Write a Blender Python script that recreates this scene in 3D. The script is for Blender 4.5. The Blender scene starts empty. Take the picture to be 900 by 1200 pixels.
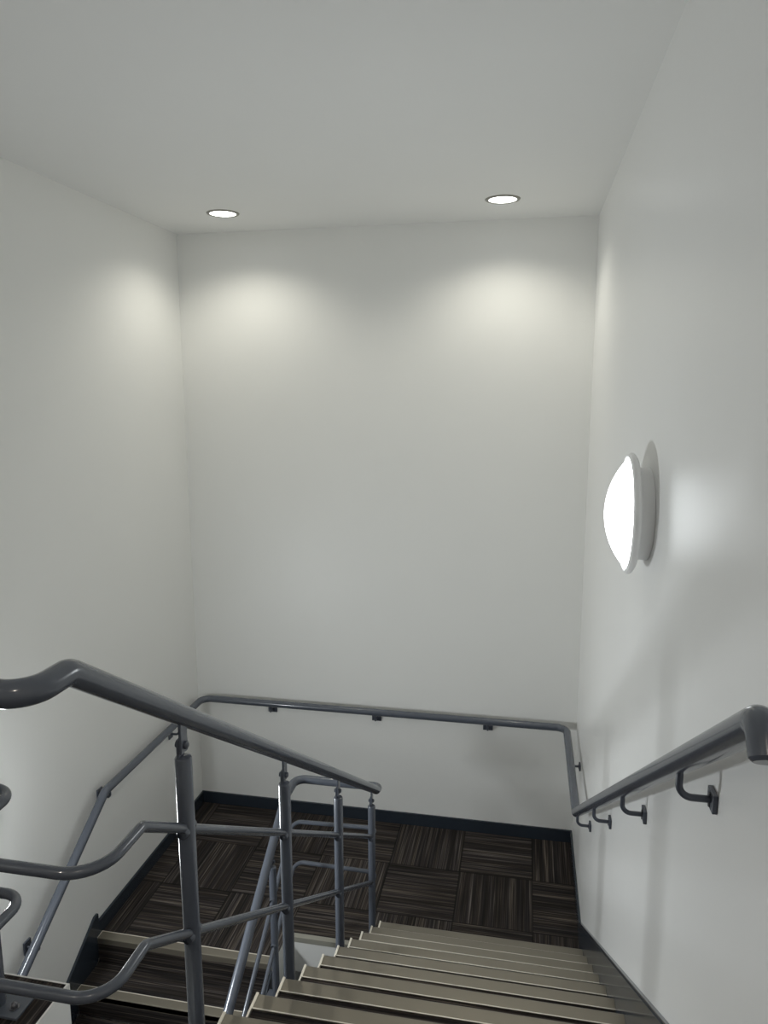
import bpy, bmesh, math, random
from mathutils import Vector, Matrix

random.seed(4)
S = bpy.context.scene
COL = S.collection

# ------------------------------------------------------------------ measures
W = 2.947            # wall to wall
H = 4.45             # ceiling above the half landing
RISE, GO = 0.1621, 0.2452
SL = RISE / GO
L_UP = 1.2802        # first riser of the flight going up to the camera
L_DN = 1.5523        # landing edge over the flight going down
XU0, XU1 = 1.750, 2.930   # tread span of the upper flight
XD0, XD1 = 0.017, 1.127   # tread span of the lower flight
ZF = 11 * RISE       # upper floor
ZB = -11 * RISE      # floor below
YB = -7.4            # far end of the stair hall behind the camera
HS = 0.097           # skirting height
XP, XQ = 1.719, 1.20  # planes of the two balustrade sides
LAND_WELL = -1.31    # landing edge inside the well


def up_line(y):      # nosing line of the upper flight
    return RISE + SL * (-y - L_UP)


def dn_line(y):      # nosing line of the lower flight
    return SL * (y + L_DN)


# ------------------------------------------------------------------ materials
def srgb(r, g, b):
    f = lambda c: (c / 255) / 12.92 if c / 255 <= 0.04045 else ((c / 255 + 0.055) / 1.055) ** 2.4
    return (f(r), f(g), f(b), 1)


def new_mat(name):
    m = bpy.data.materials.new(name)
    m.use_nodes = True
    nt = m.node_tree
    return m, nt, nt.nodes['Principled BSDF'], nt.nodes, nt.links


def math_node(nt, op, a, b=None, c=None):
    n = nt.nodes.new('ShaderNodeMath')
    n.operation = op
    for i, v in enumerate((a, b, c)):
        if v is None:
            continue
        if isinstance(v, (int, float)):
            n.inputs[i].default_value = v
        else:
            nt.links.new(v, n.inputs[i])
    return n.outputs[0]


def paint(name, col, rough, spec=0.5, mottle=0.03, bump=0.0, bscale=(60, 60, 60), coat=0.0):
    m, nt, b, N, K = new_mat(name)
    g = N.new('ShaderNodeNewGeometry')
    mp = N.new('ShaderNodeMapping')
    mp.inputs['Scale'].default_value = bscale
    K.new(g.outputs['Position'], mp.inputs['Vector'])
    n2 = N.new('ShaderNodeTexNoise')
    n2.inputs['Scale'].default_value = 1.0
    n2.inputs['Detail'].default_value = 3
    K.new(mp.outputs[0], n2.inputs['Vector'])
    n1 = N.new('ShaderNodeTexNoise')
    n1.inputs['Scale'].default_value = 2.3
    n1.inputs['Detail'].default_value = 4
    K.new(g.outputs['Position'], n1.inputs['Vector'])
    mx = N.new('ShaderNodeMix')
    mx.data_type = 'RGBA'
    K.new(n1.outputs['Fac'], mx.inputs['Factor'])
    mx.inputs[6].default_value = tuple(c * (1 - mottle) for c in col[:3]) + (1,)
    mx.inputs[7].default_value = tuple(min(1, c * (1 + mottle)) for c in col[:3]) + (1,)
    K.new(mx.outputs[2], b.inputs['Base Color'])
    b.inputs['Roughness'].default_value = rough
    b.inputs['Specular IOR Level'].default_value = spec
    b.inputs['Coat Weight'].default_value = coat
    if bump:
        bp = N.new('ShaderNodeBump')
        bp.inputs['Strength'].default_value = bump
        bp.inputs['Distance'].default_value = 0.002
        K.new(n2.outputs['Fac'], bp.inputs['Height'])
        K.new(bp.outputs[0], b.inputs['Normal'])
    return m


WALLC = (0.87, 0.87, 0.85, 1)
M_WALL = paint('wall_paint', WALLC, 0.42, 0.35, 0.012, 0.12, (45, 45, 45))
M_SATIN = paint('satin_wall_paint', (0.87, 0.87, 0.86, 1), 0.36, 0.5, 0.012, 0.22, (9, 16, 0.9))
M_CEIL = paint('ceiling_paint', (0.87, 0.87, 0.855, 1), 0.7, 0.2, 0.012, 0.06, (60, 60, 60))
M_FASCIA = paint('fascia_paint', (0.80, 0.80, 0.78, 1), 0.5, 0.4, 0.02)
M_RAIL = paint('rail_gloss_paint', srgb(86, 91, 101), 0.22, 0.5, 0.04, 0.05, (80, 80, 80), 0.25)
M_SKIRT = paint('skirting_gloss_paint', srgb(47, 54, 63), 0.22, 0.5, 0.05, 0.05, (30, 30, 30), 0.2)
M_BRKT = paint('bracket_paint', srgb(70, 75, 86), 0.35, 0.5, 0.04)
M_WHITE = paint('white_plastic', (0.93, 0.93, 0.93, 1), 0.35, 0.5, 0.005)
M_TRIMG = paint('edge_trim_grey', srgb(150, 148, 138), 0.4, 0.5, 0.06)


def metal(name, col, rough, metallic, bumpscale):
    m = paint(name, col, rough, 0.5, 0.10, 0.15, bumpscale)
    m.node_tree.nodes['Principled BSDF'].inputs['Metallic'].default_value = metallic
    return m


M_INSERT = metal('nosing_grip_insert', srgb(137, 131, 119), 0.42, 0.55, (6, 400, 400))
M_ALU = metal('bright_aluminium', srgb(238, 232, 220), 0.4, 0.4, (300, 300, 300))
M_STEEL = metal('bolt_steel', srgb(120, 120, 124), 0.35, 0.9, (200, 200, 200))


def carpet(name, mode):
    """striped carpet; mode 'tile' turns the stripes a quarter every 0.5 m tile, 'x' keeps them along x"""
    m, nt, b, N, K = new_mat(name)
    g = N.new('ShaderNodeNewGeometry')
    sp = N.new('ShaderNodeSeparateXYZ')
    K.new(g.outputs['Position'], sp.inputs[0])
    tx = math_node(nt, 'MULTIPLY', math_node(nt, 'ADD', sp.outputs[0], -2.6565 + 10), 2.0)
    ty = math_node(nt, 'MULTIPLY', math_node(nt, 'ADD', sp.outputs[1], 0.4983 + 10), 2.0)
    fx = math_node(nt, 'FLOOR', tx)
    fy = math_node(nt, 'FLOOR', ty)
    par = math_node(nt, 'MODULO', math_node(nt, 'ADD', fx, fy), 2.0)
    if mode == 'x':
        par = math_node(nt, 'MULTIPLY', par, 0.0)
        par = math_node(nt, 'ADD', par, 1.0)
    ipar = math_node(nt, 'SUBTRACT', 1.0, par)
    yz = math_node(nt, 'ADD', sp.outputs[1], math_node(nt, 'MULTIPLY', sp.outputs[2], 0.93))
    # across / along the stripes: par = 1 -> stripes along x
    acr = math_node(nt, 'ADD', math_node(nt, 'MULTIPLY', par, yz), math_node(nt, 'MULTIPLY', ipar, sp.outputs[0]))
    alo = math_node(nt, 'ADD', math_node(nt, 'MULTIPLY', par, sp.outputs[0]), math_node(nt, 'MULTIPLY', ipar, yz))
    tid = math_node(nt, 'ADD', math_node(nt, 'MULTIPLY', fx, 3.17), math_node(nt, 'MULTIPLY', fy, 7.31))
    if mode == 'x':
        tid = math_node(nt, 'MULTIPLY', sp.outputs[2], 0.0)

    def noise(sa, sl, detail, off):
        cv = N.new('ShaderNodeCombineXYZ')
        K.new(math_node(nt, 'MULTIPLY', acr, sa), cv.inputs[0])
        K.new(math_node(nt, 'MULTIPLY', alo, sl), cv.inputs[1])
        K.new(math_node(nt, 'ADD', tid, off), cv.inputs[2])
        n = N.new('ShaderNodeTexNoise')
        n.inputs['Scale'].default_value = 1
        n.inputs['Detail'].default_value = detail
        K.new(cv.outputs[0], n.inputs['Vector'])
        return n.outputs['Fac']

    fine = noise(190, 2.0, 2, 0)
    broad = noise(45, 0.9, 1, 20)
    pile = noise(700, 700, 1, 40)
    s = math_node(nt, 'ADD', math_node(nt, 'MULTIPLY', fine, 0.62), math_node(nt, 'MULTIPLY', broad, 0.38))
    s = math_node(nt, 'ADD', s, math_node(nt, 'MULTIPLY', math_node(nt, 'SUBTRACT', pile, 0.5), 0.10))
    cr = N.new('ShaderNodeValToRGB')
    K.new(s, cr.inputs[0])
    e = cr.color_ramp.elements
    e[0].position, e[0].color = 0.33, srgb(31, 30, 30)
    e[1].position, e[1].color = 0.70, srgb(118, 111, 104)
    k = e.new(0.47); k.color = srgb(46, 43, 42)
    k = e.new(0.56); k.color = srgb(66, 61, 58)
    col = cr.outputs[0]
    # warm tint varies from stripe to stripe
    hue = noise(60, 0.8, 0, 70)
    mx = N.new('ShaderNodeMix'); mx.data_type = 'RGBA'; mx.blend_type = 'MULTIPLY'
    mx.inputs['Factor'].default_value = 1
    c2 = N.new('ShaderNodeValToRGB')
    c2.color_ramp.elements[0].position, c2.color_ramp.elements[0].color = 0.4, (1.0, 1.0, 1.05, 1)
    c2.color_ramp.elements[1].position, c2.color_ramp.elements[1].color = 0.62, (1.0, 0.96, 0.91, 1)
    K.new(hue, c2.inputs[0])
    K.new(col, mx.inputs[6]); K.new(c2.outputs[0], mx.inputs[7])
    col = mx.outputs[2]
    if mode == 'tile':      # the thin dark joints between the tiles
        def joint(t):
            fr = math_node(nt, 'FRACT', t)
            d = math_node(nt, 'MINIMUM', fr, math_node(nt, 'SUBTRACT', 1.0, fr))
            return math_node(nt, 'LESS_THAN', d, 0.008)
        jn = math_node(nt, 'MAXIMUM', joint(tx), joint(ty))
        mj = N.new('ShaderNodeMix'); mj.data_type = 'RGBA'
        K.new(math_node(nt, 'MULTIPLY', jn, 0.7), mj.inputs['Factor'])
        K.new(col, mj.inputs[6]); mj.inputs[7].default_value = srgb(22, 21, 21)
        col = mj.outputs[2]
    K.new(col, b.inputs['Base Color'])
    b.inputs['Roughness'].default_value = 0.95
    b.inputs['Specular IOR Level'].default_value = 0.1
    bp = N.new('ShaderNodeBump')
    bp.inputs['Strength'].default_value = 0.5
    bp.inputs['Distance'].default_value = 0.003
    K.new(s, bp.inputs['Height'])
    K.new(bp.outputs[0], b.inputs['Normal'])
    return m


M_TILE = carpet('carpet_tiles', 'tile')
M_STAIRC = carpet('stair_carpet', 'x')


def emitter(name, col, strength):
    m, nt, b, N, K = new_mat(name)
    b.inputs['Base Color'].default_value = (0.9, 0.9, 0.9, 1)
    b.inputs['Roughness'].default_value = 0.3
    b.inputs['Emission Color'].default_value = col
    b.inputs['Emission Strength'].default_value = strength
    return m


COOL = (0.93, 0.98, 1.0, 1)
WARM = (1.0, 0.965, 0.84)
LV = {'down': 25, 'right': 8.3, 'lower': 96, 'updown': 30, 'upfill': 2.5}
M_LENS = emitter('lit_downlight_lens', (0.97, 1.0, 1.0, 1), 5.0)

# ------------------------------------------------------------------ mesh helpers


def link(name, bm, mat, parent=None, smooth=False, kind=None, label=None):
    bmesh.ops.recalc_face_normals(bm, faces=bm.faces)
    me = bpy.data.meshes.new(name)
    bm.to_mesh(me)
    bm.free()
    for m in (mat if isinstance(mat, (list, tuple)) else [mat]):
        me.materials.append(m)
    if smooth:
        for p in me.polygons:
            p.use_smooth = True
        me.set_sharp_from_angle(angle=math.radians(38))
    o = bpy.data.objects.new(name, me)
    COL.objects.link(o)
    if parent:
        o.parent = parent
        o.matrix_parent_inverse = Matrix.Identity(4)
        # the root empties only ever translate, so local = world - root
        off = Vector((0, 0, 0))
        q = parent
        while q:
            off += q.location
            q = q.parent
        me.transform(Matrix.Translation(-off))
    if kind:
        o['kind'] = kind
    if label:
        o['label'] = label
    return o


def thing(name, label, cat, loc, group=None):
    o = bpy.data.objects.new(name, None)
    o.empty_display_size = 0.1
    COL.objects.link(o)
    o.location = loc
    o['label'] = label
    o['category'] = cat
    if group:
        o['group'] = group
    return o


def box(bm, x0, x1, y0, y1, z0, z1, bevel=0.0, mi=0):
    r = bmesh.ops.create_cube(bm, size=1)
    vs = r['verts']
    for v in vs:
        v.co = Vector(((x0 + x1) / 2 + v.co.x * (x1 - x0), (y0 + y1) / 2 + v.co.y * (y1 - y0), (z0 + z1) / 2 + v.co.z * (z1 - z0)))
    fs = list({f for v in vs for f in v.link_faces})
    for f in fs:
        f.material_index = mi
    if bevel:
        es = list({e for v in vs for e in v.link_edges})
        bmesh.ops.bevel(bm, geom=es, offset=bevel, segments=2, profile=0.5, affect='EDGES')


def prism(bm, pts, axis, a0, a1, mi=0):
    """extrude a 2-D outline along an axis: axis 'x' -> pts are (y, z); axis 'z' -> pts are (x, y)"""
    def P(u, v, a):
        return Vector((a, u, v)) if axis == 'x' else (Vector((u, v, a)) if axis == 'z' else Vector((u, a, v)))
    A = [bm.verts.new(P(u, v, a0)) for u, v in pts]
    B = [bm.verts.new(P(u, v, a1)) for u, v in pts]
    n = len(pts)
    fs = [bm.faces.new(A), bm.faces.new(B[::-1])]
    for i in range(n):
        fs.append(bm.faces.new((A[i], A[(i + 1) % n], B[(i + 1) % n], B[i])))
    for f in fs:
        f.material_index = mi


def fillet(pts, rad, seg=8):
    """round the corners of a polyline; rad is one radius or a list per inner point"""
    pts = [Vector(p) for p in pts]
    out = [pts[0]]
    for i in range(1, len(pts) - 1):
        r = rad[i - 1] if isinstance(rad, (list, tuple)) else rad
        a, b, c = pts[i - 1], pts[i], pts[i + 1]
        u, v = (a - b).normalized(), (c - b).normalized()
        ang = u.angle(v)
        if r <= 0 or ang > math.pi - 0.02:
            out.append(b)
            continue
        t = min(r / math.tan(ang / 2), 0.48 * (a - b).length, 0.48 * (c - b).length)
        r = t * math.tan(ang / 2)
        cen = b + (u + v).normalized() * (r / math.sin(ang / 2))
        p0, p1 = b + u * t, b + v * t
        d0, d1 = (p0 - cen), (p1 - cen)
        tot = d0.angle(d1)
        for k in range(seg + 1):
            f = k / seg
            out.append(cen + (d0 * math.sin((1 - f) * tot) + d1 * math.sin(f * tot)) / math.sin(tot))
    out.append(pts[-1])
    return out


def tube(bm, path, r, seg=24, cap_round=False, mi=0):
    path = [Vector(p) for p in path]
    q = [path[0]]
    for p in path[1:]:
        if (p - q[-1]).length > 1e-5:
            q.append(p)
    path = q
    n = len(path)
    T = []
    for i in range(n):
        if i == 0:
            t = path[1] - path[0]
        elif i == n - 1:
            t = path[-1] - path[-2]
        else:
            t = (path[i + 1] - path[i]).normalized() + (path[i] - path[i - 1]).normalized()
        T.append(t.normalized())
    ref = Vector((0, 0, 1)) if abs(T[0].z) < 0.9 else Vector((1, 0, 0))
    nrm = (ref - T[0] * ref.dot(T[0])).normalized()
    rings = []
    prof = [(path[i], T[i], r) for i in range(n)]
    if cap_round:
        b = r * 0.22
        prof = [(path[0], T[0], r - b), (path[0] + T[0] * b, T[0], r)] + prof[1:-1] + [(path[-1] - T[-1] * b, T[-1], r), (path[-1], T[-1], r - b)]
    for c, t, rr in prof:
        nrm = (nrm - t * nrm.dot(t)).normalized()
        bi = t.cross(nrm)
        rings.append([bm.verts.new(c + (nrm * math.cos(2 * math.pi * k / seg) + bi * math.sin(2 * math.pi * k / seg)) * rr) for k in range(seg)])
    fs = []
    for a, b in zip(rings, rings[1:]):
        for k in range(seg):
            fs.append(bm.faces.new((a[k], a[(k + 1) % seg], b[(k + 1) % seg], b[k])))
    fs.append(bm.faces.new(rings[0][::-1]))
    fs.append(bm.faces.new(rings[-1]))
    for f in fs:
        f.material_index = mi


def lathe(bm, prof, origin, axis, seg=48, mi=0):
    """prof: (radius, distance along axis)"""
    origin = Vector(origin)
    axis = Vector(axis).normalized()
    ref = Vector((0, 0, 1)) if abs(axis.z) < 0.9 else Vector((1, 0, 0))
    u = (ref - axis * ref.dot(axis)).normalized()
    v = axis.cross(u)
    rings = []
    for r, d in prof:
        if r < 1e-6:
            rings.append([bm.verts.new(origin + axis * d)])
        else:
            rings.append([bm.verts.new(origin + axis * d + (u * math.cos(2 * math.pi * k / seg) + v * math.sin(2 * math.pi * k / seg)) * r) for k in range(seg)])
    for a, b in zip(rings, rings[1:]):
        for k in range(seg):
            k2 = (k + 1) % seg
            if len(a) == 1 and len(b) == 1:
                continue
            if len(a) == 1:
                f = bm.faces.new((a[0], b[k2], b[k]))
            elif len(b) == 1:
                f = bm.faces.new((a[k], a[k2], b[0]))
            else:
                f = bm.faces.new((a[k], a[k2], b[k2], b[k]))
            f.material_index = mi


def solid(name, mat, kind, *boxes, parent=None, bevel=0.0, label=None):
    bm = bmesh.new()
    for b in boxes:
        box(bm, *b, bevel=bevel)
    return link(name, bm, mat, parent, kind=kind, label=label)


# ------------------------------------------------------------------ the shell
T = 0.12
ZL = ZB - 0.15
solid('wall_back', M_WALL, 'structure', (-T, W + T, 0, T, ZL, H + T))
solid('wall_left', M_WALL, 'structure', (-T, 0, YB, 0, ZL, H + T))
solid('wall_right', M_SATIN, 'structure', (W, W + T, YB, 0, ZL, H + T))
solid('wall_front', M_WALL, 'structure', (-T, W + T, YB - T, YB, ZL, H + T))
solid('ceiling', M_CEIL, 'structure', (0, W, YB, 0, H, H + T))

# half landing: white slab, carpet tiles on top
bm = bmesh.new()
LAND = [(0, 0), (0, -L_DN + 0.02), (1.15, -L_DN + 0.02), (1.15, LAND_WELL), (XU0, LAND_WELL), (XU0, -L_UP + 0.004), (W, -L_UP + 0.004), (W, 0)]
prism(bm, LAND, 'z', -0.24, -0.012, mi=0)
prism(bm, [(x, y + (0.012 if y < -0.1 else 0)) for x, y in LAND], 'z', -0.0121, 0.0, mi=1)
link('floor_landing', bm, [M_FASCIA, M_TILE], kind='structure')

# upper floor round the stair opening
bm = bmesh.new()
YE, YW, YS = -3.632, -3.90, -L_UP - 10 * GO
UP = [(0, YE), (1.372, YE), (1.372, YW), (XU0 - 0.01, YW), (XU0 - 0.01, YS), (W, YS), (W, YB), (0, YB)]
prism(bm, UP, 'z', ZF - 0.25, ZF - 0.012, mi=0)
UPC = [(0, YE - 0.004), (1.369, YE - 0.004), (1.369, YW - 0.012), (XU0 - 0.01, YW - 0.012), (XU0 - 0.01, YS - 0.004), (W, YS - 0.004), (W, YB), (0, YB)]
prism(bm, UPC, 'z', ZF - 0.0121, ZF, mi=1)
link('floor_upper', bm, [M_FASCIA, M_TILE], kind='structure')
solid('floor_lower', M_TILE, 'structure', (0, W, YB, 0, ZL, ZB))

# edge trims of the well and of the upper floor
bm = bmesh.new()
box(bm, 1.15, XU0 - 0.004, LAND_WELL - 0.006, LAND_WELL + 0.03, -0.03, 0.004, 0.001)
link('trim_1', bm, M_TRIMG, kind='structure')
bm = bmesh.new()
box(bm, 0.0, 1.376, YE - 0.0035, YE + 0.001, ZF - 0.022, ZF + 0.0006, 0.001)
box(bm, 1.369, 1.375, YW - 0.002, YE - 0.004, ZF - 0.022, ZF + 0.002, 0.001)
link('trim_2', bm, M_FASCIA, kind='structure')

# skirtings
ST = 0.015


def skirting(name, *boxes):
    bm = bmesh.new()
    for b in boxes:
        box(bm, *b, bevel=0.003)
    return link(name, bm, M_SKIRT, kind='structure')


skirting('baseboard_back', (0, W, -ST, 0, 0, HS))
skirting('baseboard_left', (0, ST, -L_DN + 0.03, -ST, 0, HS), (0, ST, YB, YE - 0.02, ZF, ZF + HS))
skirting('baseboard_right', (W - ST, W, -0.985, -ST, 0, HS), (W - ST, W, YB, -3.92, ZF, ZF + HS))
skirting('baseboard_front', (ST, W - ST, YB, YB + ST, ZF, ZF + HS))

# ------------------------------------------------------------------ stair flights


def nosing(parent, x0, x1, yf, z, sgn_front=1):
    """aluminium stair nosing with a grip insert; yf is the front edge, the tread lies towards -y (sgn 1) or +y (sgn -1)"""
    s = -sgn_front
    bm = bmesh.new()
    d = 0.060
    pr = [(yf, z - 0.034), (yf + s * 0.0035, z - 0.034), (yf + s * 0.0035, z - 0.001), (yf + s * d, z - 0.001), (yf + s * d, z + 0.0045),
          (yf + s * 0.006, z + 0.0045), (yf + s * 0.0015, z + 0.003), (yf, z - 0.001)]
    prism(bm, pr, 'x', x0, x1, mi=0)
    # bright back bead and front edge bead
    box(bm, x0 - 0.001, x1, min(yf + s * (d - 0.004), yf + s * d), max(yf + s * (d - 0.004), yf + s * d), z + 0.0044, z + 0.0068, mi=1)
    box(bm, x0 - 0.002, x0 + 0.0005, min(yf, yf + s * d), max(yf, yf + s * d), z - 0.004, z + 0.0075, mi=1)
    return link('nosing', bm, [M_INSERT, M_ALU], parent)


# --- the flight from the landing up to the viewer's floor
UPF = thing('stair_flight', 'carpeted stair flight with metal nosings rising from landing beside lamp wall', 'stairs', (2.34, -L_UP, 0.0))
for k in range(1, 11):
    yf = -L_UP - (k - 1) * GO
    z = k * RISE
    bm = bmesh.new()
    # carpeted step: raked riser and tread, 40 mm thick
    prism(bm, [(yf, z), (yf - GO, z), (yf - GO, z - 0.045), (yf - 0.052, z - 0.045), (yf - 0.052, z - RISE), (yf - 0.022, z - RISE), (yf, z - 0.03)], 'x', XU0 + 0.001, XU1, mi=0)
    link('step', bm, M_STAIRC, UPF)
    bm = bmesh.new()
    prism(bm, [(yf + 0.002, z + 0.006), (yf - GO + 0.02, z + 0.003), (yf - GO + 0.02, z - 0.02), (yf + 0.002, z - 0.03)], 'x', XU0 - 0.0085, XU0 - 0.0022)
    link('step_edging', bm, M_ALU, UPF)
    nosing(UPF, XU0 + 0.0006, XU1, yf, z)
# top riser and its nosing
bm = bmesh.new()
prism(bm, [(YS + 0.001, ZF - 0.03), (YS + 0.001, ZF - 0.045), (YS - 0.02 + 0.021, ZF - RISE), (YS + 0.028, ZF - RISE), (YS + 0.006, ZF - 0.03)], 'x', XU0, XU1)
link('top_riser', bm, M_STAIRC, UPF)
nosing(UPF, XU0 + 0.0006, XU1, YS + 0.012, ZF + 0.0005)
# wall string (plank on the wall)
bm = bmesh.new()
yt = -3.92
y0 = -0.985
prism(bm, [(y0, 0.001), (y0, HS), (yt, up_line(yt) + 0.14), (yt, ZF + 0.001), (YS, ZF - 0.30), (-L_UP - 0.1, 0.001)], 'x', XU1 + 0.0005, W - 0.0005)
link('wall_string', bm, M_SKIRT, UPF)
# sloped capping bead on the wall string
bm = bmesh.new()
prism(bm, [(y0, HS), (yt, up_line(yt) + 0.14), (yt, up_line(yt) + 0.150), (y0 + 0.002, HS + 0.008)], 'x', W - 0.012, W - 0.0005)
link('string_bead', bm, M_SKIRT, UPF)
# string on the well side and plaster soffit
bm = bmesh.new()
ya, yb = -L_UP + 0.002, YS
prism(bm, [(ya, 0.10), (ya, -0.14), (yb, up_line(yb) - 0.34), (yb, up_line(yb) - 0.06 - RISE)], 'x', XU0 - 0.008, XU0)
link('well_string', bm, M_SKIRT, UPF)
bm = bmesh.new()
prism(bm, [(ya - 0.06, -0.10), (yb, up_line(yb) - 0.34), (yb, up_line(yb) - 0.36), (ya - 0.06, -0.13)], 'x', XU0, XU1)
link('soffit', bm, M_FASCIA, UPF)

# --- the flight from the landing down to the storey below
DNF = thing('stair_flight', 'shadowed carpeted stair flight dropping from the landing behind the railing posts', 'stairs', (0.57, -L_DN - 10 * GO, ZB))
nosing(DNF, XD0, XD1, -L_DN, 0.0, -1)
for k in range(0, 11):
    yf = -L_DN - k * GO
    z = -k * RISE
    bm = bmesh.new()
    if k == 0:
        prism(bm, [(yf + 0.001, z - 0.03), (yf + 0.018, z - 0.03), (yf + 0.018, z - RISE), (yf + 0.002, z - RISE)], 'x', XD0, XD1)
        link('top_riser', bm, M_STAIRC, DNF)
        continue
    if k == 11:
        continue
    prism(bm, [(yf, z), (yf + GO + 0.015, z), (yf + GO + 0.015, z - 0.045), (yf + 0.05, z - 0.045), (yf + 0.05, z - RISE), (yf + 0.022, z - RISE), (yf, z - 0.03)], 'x', XD0, XD1)
    link('step', bm, M_STAIRC, DNF)
    nosing(DNF, XD0, XD1, yf, z, -1)
bm = bmesh.new()
yt2 = -L_DN - 10 * GO - 0.1
prism(bm, [(-L_DN + 0.028, -0.12), (-L_DN + 0.028, 0.150), (-L_DN - 0.004, 0.150), (yt2, dn_line(yt2) + 0.147), (yt2, ZB + 0.001), (-L_DN - 9.6 * GO, ZB + 0.001)], 'x', 0.0005, XD0 - 0.0005)
link('wall_string', bm, M_SKIRT, DNF)
bm = bmesh.new()
ya2, yb2 = -L_DN + 0.015, -L_DN - 10 * GO
prism(bm, [(ya2, -0.05), (yb2, dn_line(yb2) - 0.02), (yb2, ZB + 0.001), (yb2 + 0.35, ZB + 0.001), (ya2, -0.30)], 'x', XD1 + 0.001, XD1 + 0.016)
link('well_string', bm, M_SKIRT, DNF)
bm = bmesh.new()
prism(bm, [(ya2, -0.26), (yb2 + 0.35, ZB + 0.02), (yb2 + 0.38, ZB + 0.001), (ya2, -0.29)], 'x', XD0, XD1)
link('soffit', bm, M_FASCIA, DNF)

# ------------------------------------------------------------------ balustrade
BAL = thing('stair_balustrade', 'blue-grey steel tube balustrade with posts wrapping round the stair well', 'railing', (XP, -3.6, 1.2))


def hr(y):
    return up_line(y) + 0.865


ZT = 2.836
YK = -L_UP - (ZT - RISE - 0.865) / SL      # where the sloping handrail turns level
bm = bmesh.new()
path = [(0.0, -3.735, ZT), (1.345, -3.735, ZT), (1.345, -4.128, ZT), (XP, -4.128, ZT), (XP, YK, ZT),
        (XP, -1.26, hr(-1.26)), (XP, -1.185, 0.990), (XQ, -1.185, 0.990), (XQ, -1.385, 0.985),
        (XQ, -4.0, dn_line(-4.0) + 0.873), (XQ, -4.3, dn_line(-4.0) + 0.873)]
tube(bm, fillet(path, [0.07, 0.07, 0.12, 0.05, 0.05, 0.06, 0.07, 0.06, 0.06], 10), 0.0250, 28, True)
link('handrail', bm, M_RAIL, BAL, smooth=True)

for kz, off_u, off_d, zk, arm in ((0, 0.5615, 0.556, 2.392, ((-1.29, 0.785), (-1.262, 0.750))),
                                  (1, 0.269, 0.268, 2.110, ((-1.29, 0.495), (-1.245, 0.470)))):
    yk = -L_UP - (zk - RISE - off_u) / SL
    path = [(0.0, -3.728, zk), (1.348, -3.728, zk), (1.348, -3.980, zk), (XP, -3.980, zk), (XP, yk, zk),
            (XP, -1.37, up_line(-1.37) + off_u), (XP, arm[0][0], arm[0][1]), (XQ, arm[1][0], arm[1][1]),
            (XQ, -1.36, dn_line(-1.36) + off_d), (XQ, -3.9, dn_line(-3.9) + off_d)]
    bm = bmesh.new()
    tube(bm, fillet(path, [0.055, 0.055, 0.11, 0.03, 0.03, 0.04, 0.06, 0.05], 10), 0.0125, 20)
    link('mid_rail', bm, M_RAIL, BAL, smooth=True)


def post(x, y, zb, zt, zrail, plate=None):
    """tube post with a domed cap, a bolted swivel fitting under the handrail and small weld collars"""
    bm = bmesh.new()
    R = 0.0212
    lathe(bm, [(0, zb), (R, zb), (R, zt - 0.006), (R - 0.002, zt - 0.002), (R - 0.007, zt), (0, zt + 0.001)], (x, y, 0), (0, 0, 1), 28)
    p = link('post', bm, M_RAIL, BAL, smooth=True)
    # swivel fitting: a tongue from the post and a flat bar up to the rail, pinned by a bolt
    bm = bmesh.new()
    box(bm, x - 0.010, x - 0.003, y - 0.016, y + 0.016, zt - 0.002, zt + 0.048, 0.002)
    link('swivel_tongue', bm, M_RAIL, p)
    bm = bmesh.new()
    box(bm, x - 0.002, x + 0.006, y - 0.017, y + 0.017, zt + 0.010, zrail - 0.012, 0.002)
    link('swivel_bar', bm, M_RAIL, p)
    bm = bmesh.new()
    lathe(bm, [(0, -0.017), (0.008, -0.017), (0.009, -0.010), (0.005, -0.010), (0.005, 0.006), (0.010, 0.006), (0.010, 0.012), (0.006, 0.015), (0, 0.015)],
          (x, y, zt + 0.030), (1, 0, 0), 12)
    link('swivel_bolt', bm, M_BRKT, p, smooth=True)
    return p


def collar(p, x, y, z):
    bm = bmesh.new()
    lathe(bm, [(0.0127, -0.029), (0.0150, -0.026), (0.0165, -0.021), (0.0165, 0.021), (0.0150, 0.026), (0.0127, 0.029)], (x, y, z), (0, 1, 0), 16)
    link('weld_collar', bm, M_RAIL, p, smooth=True)


for k in range(4):
    y = -1.392 - k * 3 * GO
    p = post(XP, y, up_line(y) - 0.26, up_line(y) + 0.757, hr(y))
    collar(p, XP, y, up_line(y) + 0.5615)
    collar(p, XP, y, up_line(y) + 0.269)
    bm = bmesh.new()
    box(bm, XP - 0.026, XU0 - 0.0085, y - 0.03, y + 0.03, up_line(y) - 0.25, up_line(y) - 0.17, 0.003)
    link('side_bracket', bm, M_RAIL, p)
for k in range(4):
    y = -1.632 - k * 3 * GO
    p = post(XQ, y, dn_line(y) - 0.22, dn_line(y) + 0.757, dn_line(y) + 0.873)
    collar(p, XQ, y, dn_line(y) + 0.556)
    collar(p, XQ, y, dn_line(y) + 0.268)
    bm = bmesh.new()
    box(bm, XD1 + 0.0165, XQ + 0.027, y - 0.032, y + 0.032, dn_line(y) - 0.21, dn_line(y) - 0.06, 0.004)
    link('side_bracket', bm, M_RAIL, p)
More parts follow.
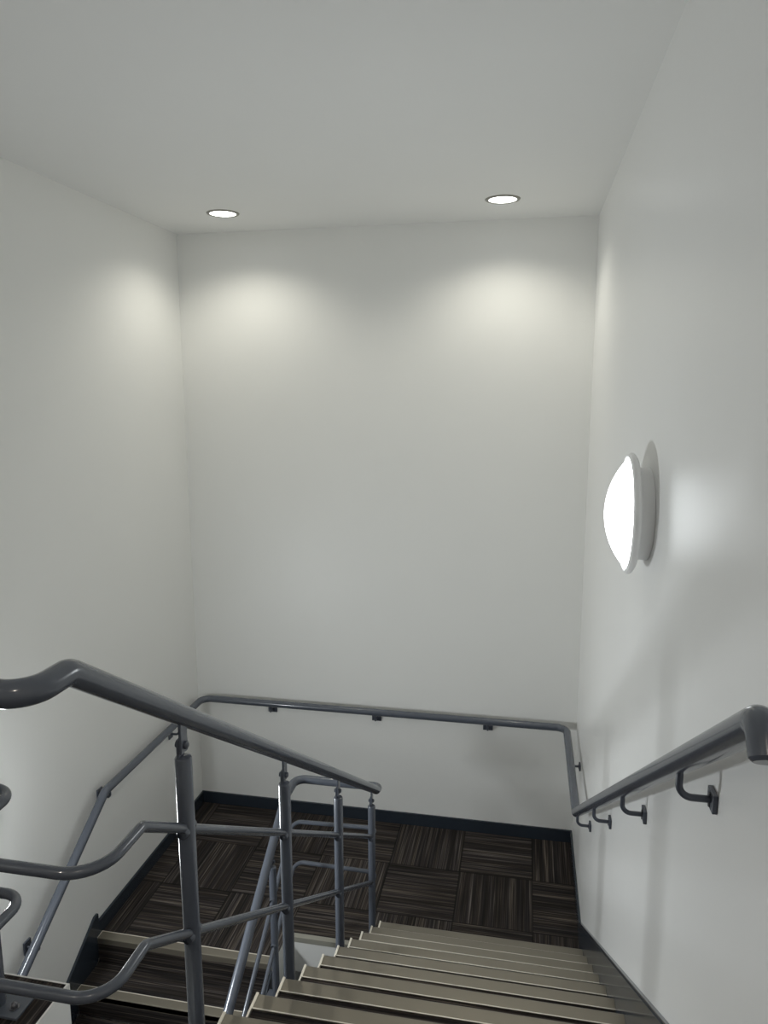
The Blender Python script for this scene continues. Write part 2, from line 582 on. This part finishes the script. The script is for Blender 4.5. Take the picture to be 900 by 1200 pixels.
for x in (1.236, 0.25):
    y = -3.728
    p = post(x, y, ZF + 0.006, ZT - 0.09, ZT)
    bm = bmesh.new()
    box(bm, x - 0.082, x + 0.082, y - 0.036, y + 0.036, ZF + 0.0005, ZF + 0.0085, 0.002)
    link('base_plate', bm, M_RAIL, p)
    for s in (-1, 1):
        bm = bmesh.new()
        lathe(bm, [(0, 0.016), (0.007, 0.011), (0.0085, 0.009), (0.0085, 0.002), (0.013, 0.002), (0.013, 0), (0, 0)], (x + s * 0.054, y - 0.006, ZF + 0.0085), (0, 0, 1), 6)
        link('base_bolt', bm, M_STEEL, p)

# ------------------------------------------------------------------ wall handrail
WR = thing('wall_handrail', 'blue-grey tube handrail fixed on brackets along the three walls', 'handrail', (1.47, -0.07, 0.9))
XWR, XWL, YWR = W - 0.075, 0.075, -0.072
ZW = 0.936


def rz(y):                     # beside the upper flight
    return up_line(y) + 0.860


def lz(y):                     # beside the lower flight
    return dn_line(y) + 0.868


yk_r = -L_UP - (ZW - RISE - 0.860) / SL
yk_l = -L_DN + (ZW - 0.868) / SL
yt = -4.082
zt = rz(yt)
bm = bmesh.new()
path = [(XWR, yt - 0.035, zt - 0.047), (XWR, yt, zt), (XWR, yk_r, ZW), (XWR, YWR, ZW), (XWL, YWR, ZW), (XWL, yk_l, ZW),
        (XWL, -3.9, lz(-3.9)), (XWL, -4.1, lz(-3.9))]
tube(bm, fillet(path, [0.042, 0.03, 0.075, 0.075, 0.05, 0.05], 10), 0.0262, 28, True)
link('rail', bm, M_RAIL, WR, smooth=True)


def bracket(foot, rail_pt, normal, up_plate=(0.024, 0.021), drop=0.0):
    """bent rod from the underside of the rail to a screwed plate on the wall"""
    foot, rp, n = Vector(foot), Vector(rail_pt), Vector(normal)
    bm = bmesh.new()
    corner = Vector((rp.x if abs(n.x) else foot.x, foot.y if abs(n.x) else rp.y, foot.z))
    tube(bm, fillet([rp - Vector((0, 0, 0.018)), corner - Vector((0, 0, drop)), foot + n * 0.004], min(0.028, rp.z - 0.018 - foot.z - 0.004), 8), 0.0078, 14)
    b = link('bracket', bm, M_BRKT, WR, smooth=True)
    bm = bmesh.new()
    a, c = up_plate
    if abs(n.x):
        x0, x1 = sorted((foot.x + n.x * 0.0004, foot.x + n.x * 0.011))
        box(bm, x0, x1, foot.y - a, foot.y + a, foot.z - c, foot.z + c, 0.0015)
    else:
        y0, y1 = sorted((foot.y + n.y * 0.0004, foot.y + n.y * 0.011))
        box(bm, foot.x - a, foot.x + a, y0, y1, foot.z - c, foot.z + c, 0.0015)
    link('wall_plate', bm, M_BRKT, b)
    for s in (-1, 1):
        bm = bmesh.new()
        lathe(bm, [(0, 0.004), (0.003, 0.0035), (0.0048, 0.0015), (0.0048, 0), (0, 0)], foot + n * 0.011 + Vector((0, 0, s * c * 0.62)), n, 10)
        link('screw', bm, M_STEEL, b, smooth=True)


for y in (-0.458, -1.255, -2.042, -2.835, -3.60):
    zr = ZW if y > yk_r else rz(y)
    bracket((W, y, zr - 0.082), (XWR, y, zr), (-1, 0, 0))
for x in (0.63, 1.465, 2.31):
    bracket((x, 0, ZW - 0.075), (x, YWR, ZW), (0, -1, 0), (0.036, 0.022))
for y in (-0.49, -1.405, -2.136, -2.90, -3.65):
    zr = ZW if y > yk_l else lz(y)
    bracket((0, y, zr - (0.105 if y > -1 else 0.054)), (XWL, y, zr), (1, 0, 0), (0.026, 0.036), 0.0 if y > -1 else 0.022)

# ------------------------------------------------------------------ lamps


def lamp(name, kind, parent, loc, rot, energy, col, **kw):
    d = bpy.data.lights.new(name, kind)
    d.energy = energy
    d.color = col
    for a, b in kw.items():
        setattr(d, a, b)
    o = bpy.data.objects.new(name, d)
    COL.objects.link(o)
    o.parent = parent
    o.location = loc
    o.rotation_euler = rot
    return o


def wall_lamp(label, x, y, z, n, level):
    t = thing('wall_lamp', label, 'light', (x, y, z), None)
    N = (n, 0, 0)
    o = (x + n * 0.0005, y, z)
    bm = bmesh.new()
    lathe(bm, [(0, 0), (0.158, 0), (0.160, 0.002), (0.160, 0.052), (0, 0.052)], o, N, 64)
    link('base', bm, M_WHITE, t, smooth=True)
    bm = bmesh.new()
    lathe(bm, [(0.150, 0.046), (0.180, 0.044), (0.198, 0.047), (0.208, 0.054), (0.2105, 0.062), (0.208, 0.070), (0.200, 0.0745), (0.194, 0.0735), (0.190, 0.068), (0.150, 0.060), (0.150, 0.046)], o, N, 64)
    link('rim', bm, M_WHITE, t, smooth=True)
    bm = bmesh.new()
    pr = []
    rb, hb = 0.1925, 0.074
    RB = (rb * rb + hb * hb) / (2 * hb)
    a0 = math.asin(rb / RB)
    for i in range(17):
        a = a0 * (1 - i / 16)
        pr.append((RB * math.sin(a) if i < 16 else 0.0, 0.069 + hb - RB * (1 - math.cos(a))))
    lathe(bm, pr, o, N, 64)
    link('diffuser', bm, emitter('lit_opal_diffuser', COOL, level), t, smooth=True)
    return t


wall_lamp('round opal wall lamp glowing white above the wall handrail', W, -2.53, 2.915, -1, LV['right'])
wall_lamp('round opal wall lamp lighting the flight to the storey below', 0.0, -2.6, 1.33, 1, LV['lower'])
wall_lamp('round opal fill lamp added out of view on the plain wall of the upper floor', 0.0, -5.9, 3.75, 1, LV['upfill'])  # added unseen lamp, fill light for ceiling and upper walls
wall_lamp('round opal fill lamp added out of view on the lamp wall of the upper floor', W, -6.6, 3.75, -1, LV['upfill'])  # second added fill lamp, behind the camera, for ambient light only


def downlight(label, x, y, energy, group, tint=WARM):
    t = thing('ceiling_downlight', label, 'light', (x, y, H), group)
    o = (x, y, H - 0.0003)
    bm = bmesh.new()
    lathe(bm, [(0.082, 0.0), (0.084, 0.006), (0.090, 0.0075), (0.100, 0.005), (0.104, 0.0), (0.082, 0.0)], o, (0, 0, -1), 48)
    link('trim_ring', bm, M_TRIMG, t, smooth=True)
    bm = bmesh.new()
    lathe(bm, [(0.0835, 0.0005), (0.0835, 0.0025), (0.05, 0.0035), (0, 0.004)], o, (0, 0, -1), 48)
    link('lens', bm, M_LENS, t, smooth=True)
    lamp('bulb', 'SPOT', t, (0, 0, -0.02), (0, 0, 0), energy, tint, spot_size=math.radians(142), spot_blend=0.7, shadow_soft_size=0.06)
    return t


E_D = LV['down']
downlight('round ceiling downlight above the back corner away from the wall lamp', 0.587, -0.535, E_D, 'recessed ceiling downlights')
downlight('round ceiling downlight close to the lamp wall', 2.348, -0.535, E_D, 'recessed ceiling downlights')
downlight('round ceiling downlight over the upper floor by the plain wall', 0.75, -5.7, LV['updown'], 'recessed ceiling downlights', (1.0, 0.90, 0.78))
downlight('round ceiling downlight over the upper floor by the lamp wall', 2.30, -5.7, LV['updown'], 'recessed ceiling downlights', (1.0, 0.90, 0.78))

# ------------------------------------------------------------------ camera
cam = bpy.data.cameras.new('camera')
co = bpy.data.objects.new('camera', cam)
COL.objects.link(co)
S.camera = co
cx, cy, cz, yaw, pit, rol, fpx = 2.5268, -5.1472, 3.3425, 0.1924, 0.1667, -0.0022, 854.87
F = Vector((-math.sin(yaw) * math.cos(pit), math.cos(yaw) * math.cos(pit), -math.sin(pit)))
R = Vector((math.cos(yaw), math.sin(yaw), 0))
U = R.cross(F)
R2 = R * math.cos(rol) + U * math.sin(rol)
U2 = U * math.cos(rol) - R * math.sin(rol)
mw = Matrix((R2, U2, -F)).transposed().to_4x4()
mw.translation = (cx, cy, cz)
co.matrix_world = mw
cam.sensor_fit = 'VERTICAL'
cam.sensor_height = 24
cam.lens = fpx * 24 / 1200
cam.clip_start = 0.05

# ------------------------------------------------------------------ world and view
w = bpy.data.worlds.new('world')
S.world = w
w.use_nodes = True
w.node_tree.nodes['Background'].inputs[0].default_value = (0.8, 0.85, 0.9, 1)
w.node_tree.nodes['Background'].inputs[1].default_value = 0.0
S.view_settings.view_transform = 'Standard'
S.view_settings.look = 'None'
S.view_settings.gamma = 1
S.view_settings.use_curve_mapping = False
S.view_settings.exposure = 0.0
S.cycles.max_bounces = 12
S.cycles.diffuse_bounces = 8
S.cycles.use_denoising = True
